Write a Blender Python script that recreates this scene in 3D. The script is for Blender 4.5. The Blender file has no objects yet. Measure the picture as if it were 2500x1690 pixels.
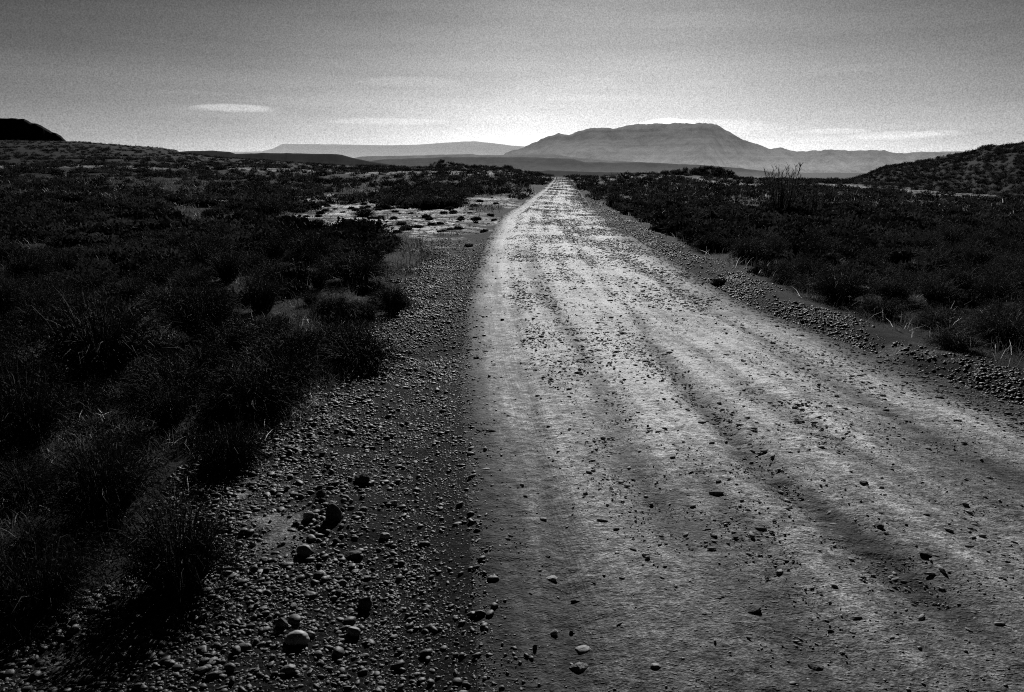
import bpy, math, random
import numpy as np
from mathutils import Vector, Matrix, noise as mnoise

rng = np.random.default_rng(7)
random.seed(7)
S = bpy.context.scene
COL = S.collection
PI = math.pi

# ------------------------------------------------------------------ camera model
F = 1890.0                       # focal length in the 2500 px wide frame
PITCH = math.atan((845 - 412) / F)
CAMZ = 1.65
cp, sp_ = math.cos(PITCH), math.sin(PITCH)

def ray(px, py):
    dx = (np.asarray(px, float) - 1250) / F
    dy = (845 - np.asarray(py, float)) / F
    x = dx + 0 * dy
    y = cp + dy * sp_
    z = -sp_ + dy * cp
    return x, y, z

def azel(px, py):
    x, y, z = ray(px, py)
    return np.arctan2(x, y), np.arctan2(z, np.hypot(x, y))

# ------------------------------------------------------------------ noise
def _hash(ix, iy, s):
    h = (ix.astype(np.int64) * 374761393 + iy.astype(np.int64) * 668265263 + s * 974634777) & 0xffffffff
    h = ((h ^ (h >> 13)) * 1274126177) & 0xffffffff
    h = h ^ (h >> 16)
    return (h & 0xffffff) / float(0xffffff)

def vnoise(x, y, s=0):
    x = np.asarray(x, float); y = np.asarray(y, float)
    ix = np.floor(x); iy = np.floor(y)
    fx = x - ix; fy = y - iy
    fx = fx * fx * (3 - 2 * fx); fy = fy * fy * (3 - 2 * fy)
    a = _hash(ix, iy, s); b = _hash(ix + 1, iy, s)
    c = _hash(ix, iy + 1, s); d = _hash(ix + 1, iy + 1, s)
    return (a + (b - a) * fx) * (1 - fy) + (c + (d - c) * fx) * fy

def fbm(x, y, s=0, oct=4):
    v = 0; a = 0.5; t = 0
    for k in range(oct):
        v = v + a * vnoise(x * 2 ** k + 17.3 * k, y * 2 ** k - 9.1 * k, s + k); t += a; a *= 0.5
    return v / t

def sstep(t):
    t = np.clip(t, 0, 1)
    return t * t * (3 - 2 * t)

# ------------------------------------------------------------------ terrain height
SKY = [(-900, 345), (0, 350), (168, 351), (240, 354), (329, 362), (387, 366), (430, 371), (450, 380), (542, 389),
       (658, 396), (813, 406), (1032, 412), (1226, 413), (1270, 419), (1342, 432), (1365, 434), (1458, 434),
       (1536, 428), (1700, 432), (1832, 441), (2065, 445), (2193, 461), (2287, 482), (2457, 494), (3300, 505)]
_a, _e = azel([p[0] for p in SKY], [p[1] for p in SKY])
RC = [(-900, 400), (0, 400), (430, 330), (450, 240), (658, 200), (1032, 150), (1300, 115), (1458, 100), (1700, 110), (2065, 135), (2200, 105), (2300, 75), (2500, 66), (3300, 60)]
_ra, _ = azel([p[0] for p in RC], [400] * len(RC))

def smooth_h(x, y):
    r = np.hypot(x, y) + 1e-6
    ph = np.arctan2(x, y)
    el = np.interp(ph, _a, _e)
    rc = np.interp(ph, _ra, [p[1] for p in RC])
    zc = CAMZ + rc * np.tan(el)
    base = np.interp(r, [0, 8, 20, 40, 67, 100], [0, -0.03, -0.10, -0.26, 0.18, 0.42])
    s = sstep((r - 18) / (rc - 18))
    z = base + (zc - 0.42) * s
    d = sstep((r - rc) / (rc * 1.6 + 260))
    z = z - (zc + 26) * d
    back = sstep((np.abs(ph) - 1.6) / 0.6)
    return z * (1 - back * sstep((r - 15) / 60))

def ground_at(px, py):
    x, y, z = ray(px, py)
    t = np.full(np.shape(x), CAMZ) / np.maximum(-z, 1e-4)
    for k in range(60):
        h = smooth_h(x * t, y * t)
        t = 0.5 * t + 0.5 * (CAMZ - h) / np.maximum(-z, 1e-4)
    return x * t, y * t

# ------------------------------------------------------------------ the road's two edges
LE = [(1180, 1690), (1165, 1500), (1148, 1300), (1138, 1100), (1127, 900), (1138, 750), (1162, 640), (1196, 575), (1222, 530), (1280, 492), (1326, 462), (1350, 440)]
RE = [(2460, 980), (2130, 862), (1807, 738), (1549, 583), (1441, 506), (1412, 466), (1394, 441)]
lx, ly = ground_at([p[0] for p in LE], [p[1] for p in LE])
rx, ry = ground_at([p[0] for p in RE], [p[1] for p in RE])
lo, ro = np.argsort(ly), np.argsort(ry)
lx, ly, rx, ry = lx[lo], ly[lo], rx[ro], ry[ro]
# beyond the crest the road runs straight on; behind the camera it runs on too
def ext(xs, ys, sn, sf):
    return (np.concatenate([[xs[0] - sn * 12], xs, [xs[-1] + sf * 120]]),
            np.concatenate([[ys[0] - 12], ys, [ys[-1] + 120]]))
lx, ly = ext(lx, ly, 0.0, 0.06)
rx, ry = ext(rx, ry, -0.16, 0.05)
def xl(y): return np.interp(y, ly, lx)
def xr(y): return np.interp(y, ry, rx)
def smooth_edge(f, y):
    w = 0.04 + 0.06 * np.abs(y)
    return (f(y - w) + 2 * f(y) + f(y + w)) / 4
def road_s(x, y):
    a = smooth_edge(xl, y); b = smooth_edge(xr, y)
    return (x - a) / np.maximum(b - a, 0.5), b - a

def road_d(x, y):
    """signed distance outside the road (negative inside), positive = metres outside; and side"""
    a = smooth_edge(xl, y); b = smooth_edge(xr, y)
    return np.maximum(a - x, x - b)

# left limit of the gravel shoulder, as seen where scrub begins
SH = [(-250, 1690), (60, 1640), (330, 1500), (520, 1400), (560, 1250), (640, 1100), (830, 1000), (930, 900), (985, 800), (1030, 700), (1050, 620), (1130, 560), (1240, 505), (1300, 468)]
sx, sy = ground_at([p[0] for p in SH], [p[1] for p in SH])
so = np.argsort(sy); sx, sy = sx[so], sy[so]
def xsh(y): return np.interp(y, sy, sx) + 0.10 * (vnoise(np.asarray(y, float) * 2.2, 3.3, 5) - .5) * np.clip(y, 1, 8)

# pale bare soil: (centre px, centre py, half width px, half height px, strength)
PATCH = [(930, 545, 170, 17, 1.0), (820, 528, 110, 12, .8), (1000, 562, 150, 18, 1.0), (900, 515, 130, 10, .9), (1040, 555, 130, 12, .7), (1090, 520, 80, 14, .75), (1190, 493, 90, 11, .8), (1100, 600, 85, 40, .35), (1180, 535, 60, 32, .6), (1120, 560, 90, 18, .8), (1260, 470, 50, 7, .6),
         (530, 498, 45, 12, .9), (585, 478, 40, 5, .6), (640, 488, 45, 7, .7), (760, 486, 55, 7, .75), (870, 500, 70, 8, .9),
         (810, 478, 30, 5, .6), (700, 512, 80, 6, .6), (900, 466, 25, 4, .5), (1000, 472, 40, 4, .4), 
         (1650, 502, 35, 7, .8), (1690, 517, 35, 7, .9), (2105, 524, 28, 6, .8), (2170, 540, 40, 4, .7), (2230, 557, 40, 4, .5),
         (2265, 497, 60, 5, .7), (2080, 456, 130, 7, .45), (2210, 474, 100, 7, .45), (2400, 506, 110, 6, .4), (2300, 500, 50, 4, .8),
         (640, 1235, 120, 120, .8), (480, 1010, 120, 35, .2), (350, 1185, 80, 30, .2), (200, 1620, 90, 40, .5), (470, 1440, 60, 30, .3), (1790, 690, 40, 10, .3),
         (2330, 858, 190, 13, .35), (2120, 690, 60, 12, .22)]
PW = []
for (cx, cy, hw, hh, st) in PATCH:
    X, Y = ground_at([cx, cx - hw, cx + hw, cx, cx], [cy, cy, cy, cy - hh, cy + hh])
    cap = .16 * Y[0]
    if cy < 472: cap = .07 * Y[0]
    PW.append((X[0], Y[0] if Y[3] - Y[4] > 2 * cap else 0.5 * (Y[3] + Y[4]), abs(X[2] - X[1]) / 2, min(cap, abs(Y[3] - Y[4]) / 2), st, Y[0] * 1.0, X[0] / Y[0]))

def patch(x, y, solid=False):
    v = np.zeros(np.shape(x))
    n = fbm(x * 1.3, y * 0.8, 31, 4) - .5
    n2 = fbm(x * 0.35, y * 0.25, 37, 3) - .5
    for (cx, cy, wx, wy, st, Y0, k) in PW:
        xx = x - (cx + (y - cy) * k)
        d = np.sqrt((xx / wx) ** 2 + ((y - cy) / wy) ** 2)
        d = np.where(d > 1.9, 9, d)
        v = np.maximum(v, st * sstep((1.25 - d + 1.6 * n + 1.0 * n2) / 0.5))
    if solid: return v
    return v * (.10 + .90 * sstep((.5 * fbm(x * .8, y * 1.3, 39, 4) + .5 * fbm(x * 3.1, y * 3.3, 40, 3) - .44) / .10))

def height(x, y):
    z = smooth_h(x, y)
    r = np.hypot(x, y)
    d = road_d(x, y)
    off = sstep(d / 0.6) * np.where(y < 200, 1, 1)
    z = z + off * (0.05 * (fbm(x / 0.9, y / 0.9, 1) - .5) + 0.16 * (fbm(x / 4.0, y / 4.0, 2) - .5) * sstep(r / 10))
    z = z + off * 1.1 * (fbm(x / 26.0, y / 26.0, 3) - .5) * sstep((r - 25) / 90) * sstep(d / 14)
    # low berm of graded gravel beside the road, a shallow ditch outside it
    a = smooth_edge(xl, y)
    z = z - 0.05 * np.exp(-((a - x - 0.35) / 0.25) ** 2) * (y < 60)
    b = smooth_edge(xr, y)
    z = z + 0.05 * np.exp(-((x - b - 0.55) / 0.3) ** 2) * (y < 60) - 0.06 * np.exp(-((x - b - 0.1) / 0.2) ** 2) * (y < 60)
    z = z + 0.02 * off * (fbm(x * 7, y * 7, 8, 2) - .5) * (r < 12)
    return z

# ------------------------------------------------------------------ mesh helpers
def mesh_np(name, V, faces, mat=None, smooth=True, attrs=None):
    """faces: (n,3) or (n,4) int array"""
    V = np.asarray(V, np.float32); faces = np.asarray(faces, np.int32)
    k = faces.shape[1]
    me = bpy.data.meshes.new(name)
    me.vertices.add(len(V)); me.vertices.foreach_set('co', V.ravel())
    me.loops.add(faces.size); me.loops.foreach_set('vertex_index', faces.ravel())
    me.polygons.add(len(faces))
    me.polygons.foreach_set('loop_start', np.arange(0, faces.size, k, dtype=np.int32))
    if attrs:
        for an, av in attrs.items():
            a = me.attributes.new(an, 'FLOAT', 'POINT')
            a.data.foreach_set('value', np.asarray(av, np.float32).ravel())
    me.update(calc_edges=True)
    me.validate()
    if smooth:
        me.polygons.foreach_set('use_smooth', np.ones(len(me.polygons), bool))
    if mat: me.materials.append(mat)
    return me

def link(name, me, parent=None, loc=None, rot=None, scale=None):
    o = bpy.data.objects.new(name, me)
    COL.objects.link(o)
    if parent: o.parent = parent
    if loc is not None: o.location = loc
    if rot is not None: o.rotation_euler = rot
    if scale is not None: o.scale = scale
    return o

def tag(o, label=None, cat=None, group=None, kind=None):
    if label: o['label'] = label
    if cat: o['category'] = cat
    if group: o['group'] = group
    if kind: o['kind'] = kind
    return o

def grid_faces(nu, nv, wrap=False):
    i = np.arange(nu - 1)[:, None]; j = np.arange(nv - 1)[None, :]
    a = i * nv + j
    return np.stack([a, a + nv, a + nv + 1, a + 1], -1).reshape(-1, 4)

# ------------------------------------------------------------------ materials (the photograph is black and white: every surface a grey)
def newmat(name):
    m = bpy.data.materials.new(name); m.use_nodes = True
    nt = m.node_tree; nt.nodes.clear()
    out = nt.nodes.new('ShaderNodeOutputMaterial')
    return m, nt, out

class NT:
    def __init__(s, nt): s.nt = nt
    def n(s, t, **k):
        nd = s.nt.nodes.new(t)
        for a, b in k.items(): setattr(nd, a, b)
        return nd
    def l(s, a, b): s.nt.links.new(a, b)
    def setin(s, sock, v):
        if hasattr(v, 'links'): s.l(v, sock)
        else: sock.default_value = v
    def math(s, op, a, b=None, c=None, clamp=False):
        m = s.n('ShaderNodeMath', operation=op); m.use_clamp = clamp
        s.setin(m.inputs[0], a)
        if b is not None: s.setin(m.inputs[1], b)
        if c is not None: s.setin(m.inputs[2], c)
        return m.outputs[0]
    def maprange(s, v, a, b, c, d, smooth=True):
        m = s.n('ShaderNodeMapRange'); m.interpolation_type = 'SMOOTHSTEP' if smooth else 'LINEAR'
        s.setin(m.inputs['Value'], v)
        for k, q in zip(('From Min', 'From Max', 'To Min', 'To Max'), (a, b, c, d)): s.setin(m.inputs[k], q)
        return m.outputs[0]
    def noise(s, vec, scale, detail=3, rough=.55, dim='3D'):
        m = s.n('ShaderNodeTexNoise'); m.noise_dimensions = dim
        if vec is not None: s.l(vec, m.inputs['Vector'])
        m.inputs['Scale'].default_value = scale; m.inputs['Detail'].default_value = detail
        m.inputs['Roughness'].default_value = rough
        return m.outputs['Fac']
    def attr(s, name):
        m = s.n('ShaderNodeAttribute'); m.attribute_name = name
        return m.outputs['Fac']
    def mapping(s, vec, scale=(1, 1, 1), loc=(0, 0, 0)):
        m = s.n('ShaderNodeMapping'); s.l(vec, m.inputs['Vector'])
        m.inputs['Scale'].default_value = scale; m.inputs['Location'].default_value = loc
        return m.outputs[0]
    def bump(s, h, strength, dist, normal=None):
        m = s.n('ShaderNodeBump'); s.l(h, m.inputs['Height'])
        m.inputs['Strength'].default_value = strength; m.inputs['Distance'].default_value = dist
        if normal is not None: s.l(normal, m.inputs['Normal'])
        return m.outputs[0]
    def bsdf(s, col, rough=.8, spec=.3, normal=None):
        m = s.n('ShaderNodeBsdfPrincipled')
        s.setin(m.inputs['Base Color'], col)
        s.setin(m.inputs['Roughness'], rough)
        s.setin(m.inputs['Specular IOR Level'], spec)
        if normal is not None: s.l(normal, m.inputs['Normal'])
        return m

def mat_ground():
    m, nt, out = newmat('dry scrubland soil'); N = NT(nt)
    P = N.n('ShaderNodeNewGeometry').outputs['Position']
    alb = N.attr('alb')
    n1 = N.noise(P, 6, 4, .6); n2 = N.noise(P, 60, 4, .7); n3 = N.noise(P, .35, 4, .6); n4 = N.noise(P, 1.1, 5, .7)
    c = N.math('MULTIPLY', alb, N.maprange(n1, .3, .7, .6, 1.35))
    c = N.math('MULTIPLY', c, N.maprange(n2, .35, .65, .45, 1.45))
    c = N.math('MULTIPLY', c, N.maprange(n4, .35, .65, .6, 1.3))
    c = N.math('MULTIPLY', c, N.maprange(n3, .3, .7, .7, 1.25))
    n7 = N.noise(P, 170, 3, .8)
    c = N.math('MULTIPLY', c, N.maprange(n7, .38, .62, .35, 1.7))
    h = N.math('ADD', N.math('MULTIPLY', n2, .35), n1)
    b = N.bump(h, .9, .05)
    b = N.bump(n7, .9, .006, b)
    vo = N.n('ShaderNodeTexVoronoi'); N.l(P, vo.inputs['Vector']); vo.inputs['Scale'].default_value = 55
    b = N.bump(N.math('MULTIPLY', N.math('SUBTRACT', 1, vo.outputs['Distance']), 1), .55, .012, b)
    s = N.bsdf(c, .95, .06, b)
    N.l(s.outputs[0], out.inputs[0]); return m

def mat_road():
    m, nt, out = newmat('packed pale dirt'); N = NT(nt)
    P = N.n('ShaderNodeNewGeometry').outputs['Position']
    alb = N.attr('alb'); s_ = N.attr('across'); tr = N.attr('track'); al = N.attr('along')
    cv = N.n('ShaderNodeCombineXYZ')
    N.l(s_, cv.inputs[0]); N.l(al, cv.inputs[1])
    nl = N.noise(N.mapping(cv.outputs[0], (60, .5, 1)), 1, 3, .6)       # long streaks along the road
    nl2 = N.noise(N.mapping(cv.outputs[0], (420, .9, 1)), 1, 2, .5)     # tyre lines
    nx = N.noise(N.mapping(P, (2.4, 3.0, 1)), 3, 5, .7)                # crosswise chatter
    n1 = N.noise(P, 9, 4, .6); n2 = N.noise(P, 130, 3, .7); n3 = N.noise(P, .9, 4, .6)
    c = N.math('MULTIPLY', alb, N.maprange(nl, .35, .65, .78, 1.15))
    c = N.math('MULTIPLY', c, N.maprange(n1, .3, .7, .8, 1.15))
    c = N.math('MULTIPLY', c, N.maprange(n3, .3, .7, .8, 1.15))
    c = N.math('MULTIPLY', c, N.maprange(nx, .35, .65, .84, 1.08))
    c = N.math('MULTIPLY', c, N.maprange(n2, .35, .65, .6, 1.4))
    n5 = N.noise(P, 42, 3, .75); n6 = N.noise(N.mapping(P, (1, 1.2, 1)), 15, 3, .7)
    c = N.math('MULTIPLY', c, N.maprange(n5, .36, .6, .62, 1.25))
    c = N.math('MULTIPLY', c, N.maprange(n6, .38, .6, .70, 1.18))
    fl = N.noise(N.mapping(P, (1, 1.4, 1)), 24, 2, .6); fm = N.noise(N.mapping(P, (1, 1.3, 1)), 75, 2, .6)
    c = N.math('MULTIPLY', c, N.maprange(fl, .58, .66, 1, .5))  # dark flecks: shaded clod fronts and pits painted into the colour
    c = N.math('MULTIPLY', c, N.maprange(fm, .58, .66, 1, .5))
    tl = N.math('MULTIPLY', tr, N.maprange(nl2, .4, .6, -.22, .12))
    c = N.math('MULTIPLY', c, N.math('ADD', 1, tl))
    c = N.math('MINIMUM', N.math('MULTIPLY', c, 1.8), .74)
    b = N.bump(N.math('ADD', N.math('MULTIPLY', n1, .5), N.math('MULTIPLY', nx, .3)), .28, .018)
    b = N.bump(n2, .5, .005, b)
    b = N.bump(n5, .45, .008, b)
    b = N.bump(N.math('SUBTRACT', fl, N.math('MULTIPLY', fm, -.4)), .5, .02, b)
    b = N.bump(N.math('MULTIPLY', nl2, tr), .5, .008, b)
    vo = N.n('ShaderNodeTexVoronoi'); N.l(N.mapping(P, (1, 1.6, 1)), vo.inputs['Vector']); vo.inputs['Scale'].default_value = 38
    pit = N.maprange(vo.outputs['Distance'], .05, .35, 1, 0)
    b = N.bump(pit, .5, .01, b)
    s = N.bsdf(c, .8, .07, b)
    N.l(s.outputs[0], out.inputs[0]); return m

def mat_plain(name, col, rough=.8, spec=.3, nscale=8, lo=.6, hi=1.3, transl=0, attr=None, objvar=0, bump=None):
    m, nt, out = newmat(name); N = NT(nt)
    tc = N.n('ShaderNodeTexCoord').outputs['Object']
    n = N.noise(tc, nscale, 4, .6)
    c = N.math('MULTIPLY', N.maprange(n, .3, .7, lo, hi), col)
    if attr: c = N.math('MULTIPLY', c, N.attr(attr))
    if objvar:
        c = N.math('MULTIPLY', c, N.n('ShaderNodeObjectInfo').outputs['Color'])
        oi = N.n('ShaderNodeObjectInfo').outputs['Random']
        c = N.math('MULTIPLY', c, N.maprange(oi, 0, 1, 1 - objvar, 1 + objvar, False))
    nb = N.bump(n, *bump) if bump else None
    s = N.bsdf(c, rough, spec, nb)
    o = s.outputs[0]
    if transl:
        t = N.n('ShaderNodeBsdfTranslucent'); N.l(c, t.inputs[0])
        mx = N.n('ShaderNodeMixShader'); mx.inputs[0].default_value = transl
        N.l(o, mx.inputs[1]); N.l(t.outputs[0], mx.inputs[2]); o = mx.outputs[0]
    N.l(o, out.inputs[0]); return m

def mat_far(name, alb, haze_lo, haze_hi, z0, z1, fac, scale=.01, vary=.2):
    """a far slope seen through sunlit air: the rock, and an emission painted on it for light scattered by dust, denser low down"""
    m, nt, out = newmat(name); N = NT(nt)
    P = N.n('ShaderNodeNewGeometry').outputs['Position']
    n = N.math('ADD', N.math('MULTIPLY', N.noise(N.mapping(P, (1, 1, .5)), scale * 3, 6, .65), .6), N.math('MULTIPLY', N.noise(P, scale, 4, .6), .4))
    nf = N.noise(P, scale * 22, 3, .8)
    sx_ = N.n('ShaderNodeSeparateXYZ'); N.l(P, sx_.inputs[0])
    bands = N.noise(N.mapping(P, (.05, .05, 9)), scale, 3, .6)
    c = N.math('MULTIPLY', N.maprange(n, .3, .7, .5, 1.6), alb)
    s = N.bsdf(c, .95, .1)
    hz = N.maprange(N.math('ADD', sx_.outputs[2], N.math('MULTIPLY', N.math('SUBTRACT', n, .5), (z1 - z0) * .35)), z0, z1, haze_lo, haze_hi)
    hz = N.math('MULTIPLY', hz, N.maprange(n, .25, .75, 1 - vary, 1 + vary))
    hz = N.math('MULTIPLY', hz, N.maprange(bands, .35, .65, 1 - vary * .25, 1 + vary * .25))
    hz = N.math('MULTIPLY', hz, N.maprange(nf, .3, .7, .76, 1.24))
    e = N.n('ShaderNodeEmission'); N.l(hz, e.inputs[0])  # haze light imitated by the slope's own emission
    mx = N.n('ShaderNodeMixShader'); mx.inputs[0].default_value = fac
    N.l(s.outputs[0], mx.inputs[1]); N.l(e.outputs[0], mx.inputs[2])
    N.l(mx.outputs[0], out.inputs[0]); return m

def lin(v):
    v = v / 255.0
    return v / 12.92 if v < .04045 else ((v + .055) / 1.055) ** 2.4

# ------------------------------------------------------------------ streaks on the road (world polylines)
STREAK = [  # polyline px, half width m, darkness
    ([(1560, 800), (1610, 870), (1700, 990), (1790, 1090)], .09, .35),
    ([(1830, 1140), (1880, 1190), (1960, 1240), (2060, 1310), (2180, 1410), (2290, 1500)], .13, .5),
    ([(1280, 620), (1320, 720), (1400, 830), (1470, 960), (1500, 1080), (1560, 1180), (1640, 1300)], .16, .26),
    ([(1240, 640), (1260, 800), (1290, 960), (1330, 1150), (1360, 1350), (1400, 1600)], .07, .18),
    ([(1420, 620), (1560, 740), (1700, 860), (1900, 1010), (2150, 1160), (2400, 1300)], .12, .2),
    ([(1400, 560), (1560, 660), (1800, 800), (2050, 950), (2300, 1100), (2500, 1200)], .16, .25),
    ([(1730, 1200), (1800, 1300), (1900, 1450), (2000, 1640)], .14, .22),
    ([(1330, 520), (1380, 560), (1440, 600)], .3, .2),
    ([(1360, 560), (1380, 640), (1460, 760)], .12, -.12),
    ([(1180, 640), (1185, 760), (1195, 900), (1215, 1050)], .16, -.1),
]
ST = []
for pl, w, dk in STREAK:
    X, Y = ground_at([p[0] for p in pl], [p[1] for p in pl]); ST.append((X, Y, w, dk))

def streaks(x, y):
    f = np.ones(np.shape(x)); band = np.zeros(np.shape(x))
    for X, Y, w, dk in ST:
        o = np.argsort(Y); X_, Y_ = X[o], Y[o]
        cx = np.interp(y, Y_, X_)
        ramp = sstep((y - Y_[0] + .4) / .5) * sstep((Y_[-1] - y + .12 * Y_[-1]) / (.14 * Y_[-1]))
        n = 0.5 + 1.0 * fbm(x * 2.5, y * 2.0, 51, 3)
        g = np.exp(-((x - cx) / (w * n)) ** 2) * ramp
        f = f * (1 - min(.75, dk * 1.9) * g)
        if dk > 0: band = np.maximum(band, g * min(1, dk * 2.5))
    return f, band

# ------------------------------------------------------------------ ground sheet
G = mat_ground()
ph_in = np.linspace(math.radians(-44), math.radians(44), 860)
ph_out = np.linspace(math.radians(44), math.radians(316), 92)[1:-1]
PHI = np.concatenate([ph_in, ph_out, [ph_in[0] + 2 * PI]])
R1 = np.geomspace(1.3, 130, 470); R2 = np.geomspace(130, 60000, 110)[1:]
RR = np.concatenate([[0.02, .5, .9], R1, R2])
A, R = np.meshgrid(PHI, RR, indexing='ij')
X = R * np.sin(A); Y = R * np.cos(A)
Z = height(X, Y)
Dd = road_d(X, Y)
onroad = (Y < 230)
Z = Z - 0.09 * sstep((0.02 - Dd) / 0.22) * onroad
def ground_alb(x, y):
    r = np.hypot(x, y); d = road_d(x, y)
    a = smooth_edge(xl, y); b = smooth_edge(xr, y)
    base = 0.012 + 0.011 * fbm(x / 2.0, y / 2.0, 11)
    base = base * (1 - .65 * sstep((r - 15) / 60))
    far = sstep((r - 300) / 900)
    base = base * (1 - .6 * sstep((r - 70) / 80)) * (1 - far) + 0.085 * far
    # gravel shoulders
    gl = sstep((x - xsh(y)) / 0.35) * (x < a + .3) * sstep((90 - y) / 20)
    gr = sstep((b + .8 + .3 * (vnoise(y * .8, 2.2, 9) - .5) - x) / 0.3) * (x > b - .3) * sstep((90 - y) / 20)
    v = base * (1 - .45 * np.maximum(gl, gr))
    edge = np.exp(-(np.maximum(d, 0) / 0.14) ** 2)
    v = v + 0.0 * edge
    v = v + 0.78 * patch(x, y) * np.where(r < 12, .44, 1.0)
    return v
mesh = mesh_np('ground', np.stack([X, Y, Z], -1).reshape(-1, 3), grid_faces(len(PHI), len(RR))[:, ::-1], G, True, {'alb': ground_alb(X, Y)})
tag(link('ground', mesh), 'dry dark scrubland ground with pale bare patches', 'ground', kind='structure')

# ------------------------------------------------------------------ road sheet
# wheel-polished strips (1) and stony, darker strips between them, across the road
WS = [0, .03, .07, .105, .15, .185, .24, .295, .36, .41, .44, .50, .54, .60, .66, .72, .80, .87, .94, 1]
WT = [.7, .85, 1.0, .66, 1.0, .56, 1.0, .74, 1.0, .66, .80, 1.0, .66, .98, .72, .86, .62, .70, .5, .4]
def wear(s, x, y):
    q = s + .012 * (fbm(x * 5, y * 1.4, 53, 2) - .5) + .022 * (vnoise(y * .35, x * 0, 48) - .5) + .02 * (fbm(x * 2.2, y * .5, 49, 2) - .5)
    t = np.interp(q, WS, WT)
    m = .15 + 1.5 * (fbm(s * 9, y * .30, 50, 3) - .25)
    return 1 - (1 - t) * np.clip(m, 0, 1.3)
ys = np.concatenate([np.linspace(-8, 1.4, 24)[:-1], np.geomspace(1.4, 230, 1150)])
ss = np.concatenate([np.linspace(-.10, -.01, 18), np.linspace(0, 1, 230), np.linspace(1.01, 1.10, 18)])
YY, SS = np.meshgrid(ys, ss, indexing='ij')
a_ = smooth_edge(xl, YY); b_ = smooth_edge(xr, YY)
XX = a_ + (b_ - a_) * SS
w_ = b_ - a_
edge_d = np.minimum(SS, 1 - SS) * w_
ZZ = smooth_h(XX, YY)
ZZ = ZZ + .004 + 0.05 * np.sin(np.clip(SS, 0, 1) * PI) ** .8
prof_s = wear(SS, XX, YY)
# wheel ruts and wear, small clods
sf, band = streaks(XX, YY)
ZZ = ZZ - 0.02 * (1 - sf) / .5 - 0.015 * np.exp(-((SS - .10) / .05) ** 2)
nearw = sstep((40 - YY) / 30)
ZZ = ZZ + 0.018 * (fbm(XX * 1.6, YY * .5, 61, 3) - .5) + 0.006 * (fbm(XX * 5, YY * 7, 62, 3) - .5) * nearw
chat = fbm(XX * 7, YY * 9, 63, 3)
lump = fbm(XX * 16, YY * 22, 64, 2)
ZZ = ZZ + nearw * (0.004 + 0.022 * band) * (chat - .5) + 0.012 * nearw * sstep((fbm(XX * 1.5, YY * .9, 65, 3) - .45) / .15) * (lump - .5)
ZZ = ZZ - 0.16 * sstep((0.0 - edge_d) / 0.30) - 0.03 * sstep((0.10 - edge_d) / .25)
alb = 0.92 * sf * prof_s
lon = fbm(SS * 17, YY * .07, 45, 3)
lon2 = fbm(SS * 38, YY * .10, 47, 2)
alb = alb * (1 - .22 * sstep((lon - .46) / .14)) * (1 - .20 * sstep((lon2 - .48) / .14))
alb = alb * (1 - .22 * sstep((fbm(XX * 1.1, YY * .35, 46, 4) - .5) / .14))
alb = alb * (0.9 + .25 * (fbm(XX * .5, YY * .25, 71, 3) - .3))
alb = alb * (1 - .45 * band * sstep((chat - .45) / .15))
edge_f = sstep((edge_d - .02 + (.24 + .003 * np.clip(YY, 0, 90)) * (fbm(XX * 2, YY * .8, 72) - .5)) / (0.40 + .06 * w_))
alb = 0.03 + (alb - 0.03) * edge_f
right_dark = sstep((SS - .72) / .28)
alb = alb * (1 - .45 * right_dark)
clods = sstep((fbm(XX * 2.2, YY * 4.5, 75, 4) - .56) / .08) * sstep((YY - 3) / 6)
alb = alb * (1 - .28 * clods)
alb = alb * (0.13 + .42 * sstep((YY - 1.2) / 5.5) + .45 * sstep((YY - 3.5) / 8)) * (1 - .6 * sstep((YY - 22) / 60))     # near falloff of sun sheen and vignette painted into the albedo; far end dimmed
track = np.exp(-((SS - .10) / .055) ** 2) * sstep((34 - YY) / 20) + .6 * np.exp(-((SS - .22) / .03) ** 2) * sstep((20 - YY) / 10)
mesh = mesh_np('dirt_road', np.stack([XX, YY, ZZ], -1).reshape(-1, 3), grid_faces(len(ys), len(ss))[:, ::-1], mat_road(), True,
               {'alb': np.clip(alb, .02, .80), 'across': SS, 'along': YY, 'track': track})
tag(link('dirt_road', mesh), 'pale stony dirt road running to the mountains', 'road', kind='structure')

# fast height lookup on final surfaces
def road_z(x, y):
    s, w = road_s(x, y)
    sf, band = streaks(x, y)
    ed = np.minimum(s, 1 - s) * w
    z = smooth_h(x, y) + .004 + 0.05 * np.sin(np.clip(s, 0, 1) * PI) ** .8 - 0.02 * (1 - sf) / .5 - 0.015 * np.exp(-((s - .10) / .05) ** 2)
    z = z + 0.018 * (fbm(x * 1.6, y * .5, 61, 3) - .5)
    return z - 0.16 * sstep((0 - ed) / .3) - 0.03 * sstep((0.10 - ed) / .25)
def surf_z(x, y):
    x = np.asarray(x, float); y = np.asarray(y, float)
    d = road_d(x, y)
    g = height(x, y) - 0.09 * sstep((0.02 - d) / 0.22)
    return np.where(d < .3, np.maximum(g, road_z(x, y)), g)

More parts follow.
